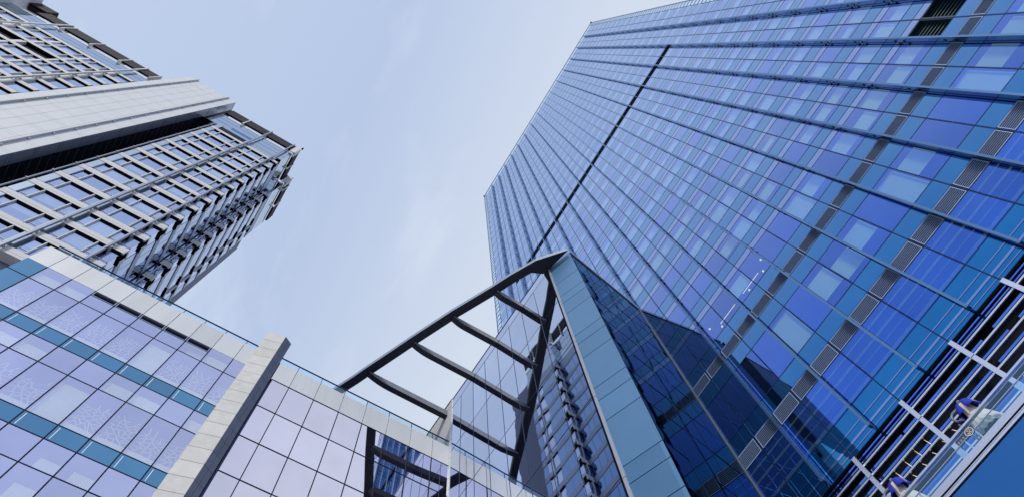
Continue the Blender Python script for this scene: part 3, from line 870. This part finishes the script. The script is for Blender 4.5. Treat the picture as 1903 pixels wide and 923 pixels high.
# slot beside the spine and the spine itself
m = MB()
m.quad((XL, -23.85, GZ), (-26.4, -23.85, GZ), (-26.4, -23.85, 86), (XL, -23.85, 86))
m.quad((-26.4, -23.85, GZ), (-26.4, -21.85, GZ), (-26.4, -21.85, 86), (-26.4, -23.85, 86))
m.quad((-26.4, -21.86, GZ), (XL - .4, -21.86, GZ), (XL - .4, -21.86, 86), (-26.4, -21.86, 86))
m.quad((XL, -23.85, 86), (XL, -21.85, 86), (-26.4, -21.85, 86), (-26.4, -23.85, 86))
for k in range(60):
    m.box(-26.3, XL, -23.846, -23.838, 10 + k * 1.28, 10.02 + k * 1.28, 1)
m.build('recessed_slot', [M['black'], M['l_room']], apt, label='deep dark slot beside the clad spine')
m = MB(); m.tube([(XL + .1, -22.12, 20), (XL + .1, -22.12, 85.6)], .07)
for z in vis_f: m.box(XL - .4, XL + .2, -22.2, -22.02, z + .2, z + .34)
m.build('downpipe', M['l_return'], apt)
XS = -23.0
tSp = lambda u, w_, z: (XS + w_, u, z)
m = MB()
m.box(-26.4, XS - .03, -30.45, -23.88, GZ, 96.98)
spine = m.build('clad_spine', M['joint'], apt, label='broad pale clad spine rising above the roof')
us = [-30.47, -29.45, -28.6, -27.55, -26.5, -25.4, -24.75, -23.85]
m = MB(tSp)
zz_ = 97.0
while zz_ > 18:
    for h in (.42, 2.745):
        for a, b in zip(us, us[1:]):
            m.box(a + .012, b - .012, -.03, .0, zz_ - h + .012, zz_ - .012)
        zz_ -= h
m.build('spine_panels', M['l_grey'], spine)
m = MB()
zz_ = 97.0
while zz_ > 18:
    for h in (.42, 2.745):
        m.box(XL - .1, XS, -23.88, -23.85, zz_ - h + .035, zz_ - .035); zz_ -= h
m.build('return_panels', M['l_return'], spine)
for u in (-29.45, -25.02):
    m = MB(tSp); m.box(u - .08, u + .08, .03, .22, 18, 97.2)
    for z in [18 + PF * k for k in range(25)]: m.box(u - .2, u + .2, 0, .14, z, z + .18)
    m.build('spine_rail', M['l_grey'], spine)
for tf, us_ in ((tL, (-17.55, -14.17)), (tLL, (-35.0, -45.28))):
    for u in us_:
        m = MB(tf); m.box(u - .07, u + .07, .26, .44, 18, 95.4)
        for z in vis_f: m.box(u - .05, u + .05, .1, .3, z + .35, z + .5); m.box(u - .22, u + .22, .05, .26, z + .9, z + .98)
        m.build('facade_rail', M['l_return'] if tf is tL else M['l_white'], apt)
# crown: glazed band, gap and brown louvres
def crown(tf, u0, u1, parts, zb=84.3):
    m = MB(tf)
    m.box(u0, u1, -.5, .02, zb + 1.8, 87.98); m.box(u0, u1, -.5, .02, 88.07, 89.58); m.box(u0, u1, -.5, .02, 89.67, 91.2)
    m.build('roof_glazing', M['l_roofglass'], apt)
    m = MB(tf); m.box(u0, u1, -.6, .05, 91.2, 91.5); m.build('roof_sill', M['l_white'], apt)
    for a, b in parts:
        m = MB(tf)
        for k in range(8):
            z = 92.4 + k * .36; m.box(a + .05, b - .05, .0, .26, z, z + .30)
        m.box(a, b, .02, .2, 92.4, 95.25)
        m.build('roof_louvre', M['louvre'], apt)
    for a, b in parts:
        m = MB(tf); m.box(b - .06, b + .06, -.4, .36, 91.4, 95.4); m.build('louvre_post', M['l_white'], apt)
crown(tL, -23.3, -13.37, [(-23.3, -20.62), (-20.62, -17.5), (-17.5, -14.2), (-14.2, -13.15)])
crown(tS, -28.25, XL, [(-28.25, -26.2), (-26.2, XL + .26)])
crown(tS2, -34.4, -28.25, [(-34.4, -31.8), (-31.8, -29.2), (-29.2, -28.0)])
crown(tR, -13.37, -12.52, [(-13.37, -12.3)])
crown(tLL, -62, -33, [(-48.3, -44.7), (-44.7, -41.0), (-41.0, -37.2), (-37.2, -33.2)])
m = MB(tL); m.quad((-22.5, .03, 84.65), (-18.1, .03, 84.65), (-18.1, .03, 86.05), (-22.5, .03, 86.05)); m.build('roof_opening', M['black'], apt)
m = MB(tL); m.quad((-20.6, .03, 87.1), (-17.7, .03, 87.1), (-17.7, .03, 87.95), (-20.6, .03, 87.95)); m.build('roof_opening', M['soffit'], apt)
m = MB(tL); m.box(-21.85, -13.37, -.5, .0, Z0F + PF * 11 + .9, 86.1); m.build('roof_apron', M['l_panel'], apt)
m = MB(tS); m.box(-28.25, XL, -.5, .0, Z0F + PF * 11 + .9, 86.1); m.build('roof_apron', M['l_panel'], apt)
m = MB(tS2); m.box(-34.4, -28.25, -.5, .0, Z0F + PF * 11 + .9, 86.1); m.build('roof_apron', M['l_panel'], apt)
m = MB(); m.tube([(XL + .35, -13.0, 95.3), (XL + .35, -13.0, 95.9)], [.14, .10]); m.build('beacon', M['black'], apt)
# sky garden recess in the left wing
m = MB(tLL); z0, z1 = Z0F + PF * 9 - .1, Z0F + PF * 10
m.quad((-45.3, -.3, z0), (-38.3, -.3, z0), (-38.3, -.3, z1), (-45.3, -.3, z1)); m.box(-42.2, -41.7, -.29, .0, z0, z1 - .1, 1); m.box(-45.3, -38.3, -.49, SP - .01, z1 - .05, z1 - .004)  # black box under the upper band paints in its soffit shade
m.build('sky_garden', [M['black'], M['l_white']], apt)
# second spine and raised louvre box at the far left
m = MB(); m.box(-30, -23.4, -62, -50.6, GZ, 97.2); m.build('clad_spine', M['l_white'], apt)
m = MB(tLL)
for k in range(8): m.box(-50.5, -48.3, .1, .4, 94.5 + k * .34, 94.5 + k * .34 + .28)
m.box(-50.5, -48.3, -.6, .2, 94.5, 97.2); m.build('roof_louvre', M['louvre'], apt)

# ================================================================== ADDED REFLECTION BLOCK (out of frame, only mirrored in the low tower glass)
nb_ = thing('reflection_block', 'added dark block out of frame, only to reflect in the low tower glass', 'building', (-40, -112, GZ))
m = MB(); m.box(-42, -37.5, -125, -100, GZ, 205); m.build('wall', M['grille_back'], nb_)
for z in range(60, 196, 8):
    m = MB(); m.quad((-37.45, -124, z), (-37.45, -101, z), (-37.45, -101, z + 4), (-37.45, -124, z + 4)); m.build('window', M['d_glass'], nb_)
m = MB(); m.box(-42.2, -37.3, -125.2, -99.8, 205, 205.8); m.build('roof', M['grille_back'], nb_)

# ================================================================== MANNEQUINS
def mannequin(x, y, label):
    base = Vector((x, y, ZF))
    t = thing('mannequin', label, 'mannequin', base, 'mannequins behind the glass balustrade')
    me = bpy.data.meshes.new('body')
    V = [(0, 0, .95), (0, 0, 1.25), (0, 0, 1.5), (0, 0, 1.62), (0, 0, 1.78),                # pelvis, waist, chest, neck base, neck end
         (-.2, 0, 1.58), (-.36, -.05, 1.56), (-.45, -.08, 1.46), (-.42, -.14, 1.22), (-.34, -.17, 1.13),
         (.2, 0, 1.55), (.27, .03, 1.28), (.24, -.06, 1.04),
         (-.1, 0, .5), (-.1, 0, .06), (.1, 0, .5), (.1, 0, .06), (-.1, -.14, .03), (.1, -.14, .03)]
    Ed = [(0, 1), (1, 2), (2, 3), (3, 4), (2, 5), (5, 6), (6, 7), (7, 8), (8, 9), (2, 10), (10, 11), (11, 12), (0, 13), (13, 14), (0, 15), (15, 16), (14, 17), (16, 18)]
    rad = [.14, .11, .13, .07, .055, .065, .05, .042, .034, .03, .065, .05, .035, .075, .05, .075, .05, .035, .035]
    fb = len(V)
    for k, (dx, dz) in enumerate(((.09, .03), (.10, .0), (.095, -.03), (.08, -.055), (.04, .055))):
        V += [(-.34 + dx * .55, -.18, 1.13 + dz), (-.34 + dx, -.17, 1.12 + dz * 1.3)]; Ed += [(9, fb), (fb, fb + 1)]; rad += [.011, .009]; fb += 2
    me.from_pydata(V, Ed, []); me.update(); me.materials.append(M['skin'])
    o = bpy.data.objects.new('body', me); COL.objects.link(o); o.parent = t
    sk = o.modifiers.new('skin', 'SKIN')
    for i, r in enumerate(rad): me.skin_vertices[0].data[i].radius = (r, r)
    me.skin_vertices[0].data[0].use_root = True
    o.modifiers.new('sub', 'SUBSURF').render_levels = 2
    for p in me.polygons: p.use_smooth = True
    ORG[o.name] = base
    # jacket: flared cape shell round the chest and shoulders
    def shell(name, prof, mat, folds, amp, a0=0.0, a1=2 * math.pi):
        q = MB(); n_ = 48; rr = []
        for (z, rx, ry) in prof:
            rr.append(len(q.v))
            for k in range(n_ + 1):
                a = a0 + (a1 - a0) * k / n_; s = 1 + amp * math.sin(folds * a) * (prof[0][0] - z)
                q.v.append((x + rx * s * math.cos(a), y + ry * s * math.sin(a), base.z + z))
        for a, b in zip(rr, rr[1:]):
            for k in range(n_): q.f.append((a + k, a + k + 1, b + k + 1, b + k)); q.mi.append(0)
        ob = q.build(name, mat, t, smooth=True)
        sm = ob.modifiers.new('solid', 'SOLIDIFY'); sm.thickness = .012
        return ob
    shell('jacket', [(1.66, .085, .08), (1.60, .20, .12), (1.50, .25, .16), (1.35, .27, .19), (1.18, .34, .26)], M['cloth_blue'], 5, .35, R(-78), R(258))
    shell('blouse', [(1.55, .15, .12), (1.3, .15, .13), (1.12, .17, .15), (1.0, .2, .18)], M['cloth_cream'], 9, .15)
    shell('skirt', [(1.12, .16, .14), (.9, .27, .24), (.6, .36, .33), (.25, .44, .42)], M['cloth_cream'], 16, .10)
    q = MB(); q.tube([(x - .45, y + .06, base.z + .02), (x - .47, y + .02, base.z + 1.28)], .025); q.build('stand_pole', M['skin'], t)
    q = MB(); q.tube([(x - .45, y + .06, base.z), (x - .45, y + .06, base.z + .02)], .16, 16); q.build('stand_base', M['skin'], t)
    return t
mannequin(-.86, 15.72, 'headless grey mannequin in blue jacket and cream skirt beside the round emblem')
mannequin(-3.64, 15.72, 'headless grey mannequin in blue jacket, cut by the bottom edge of the photo')
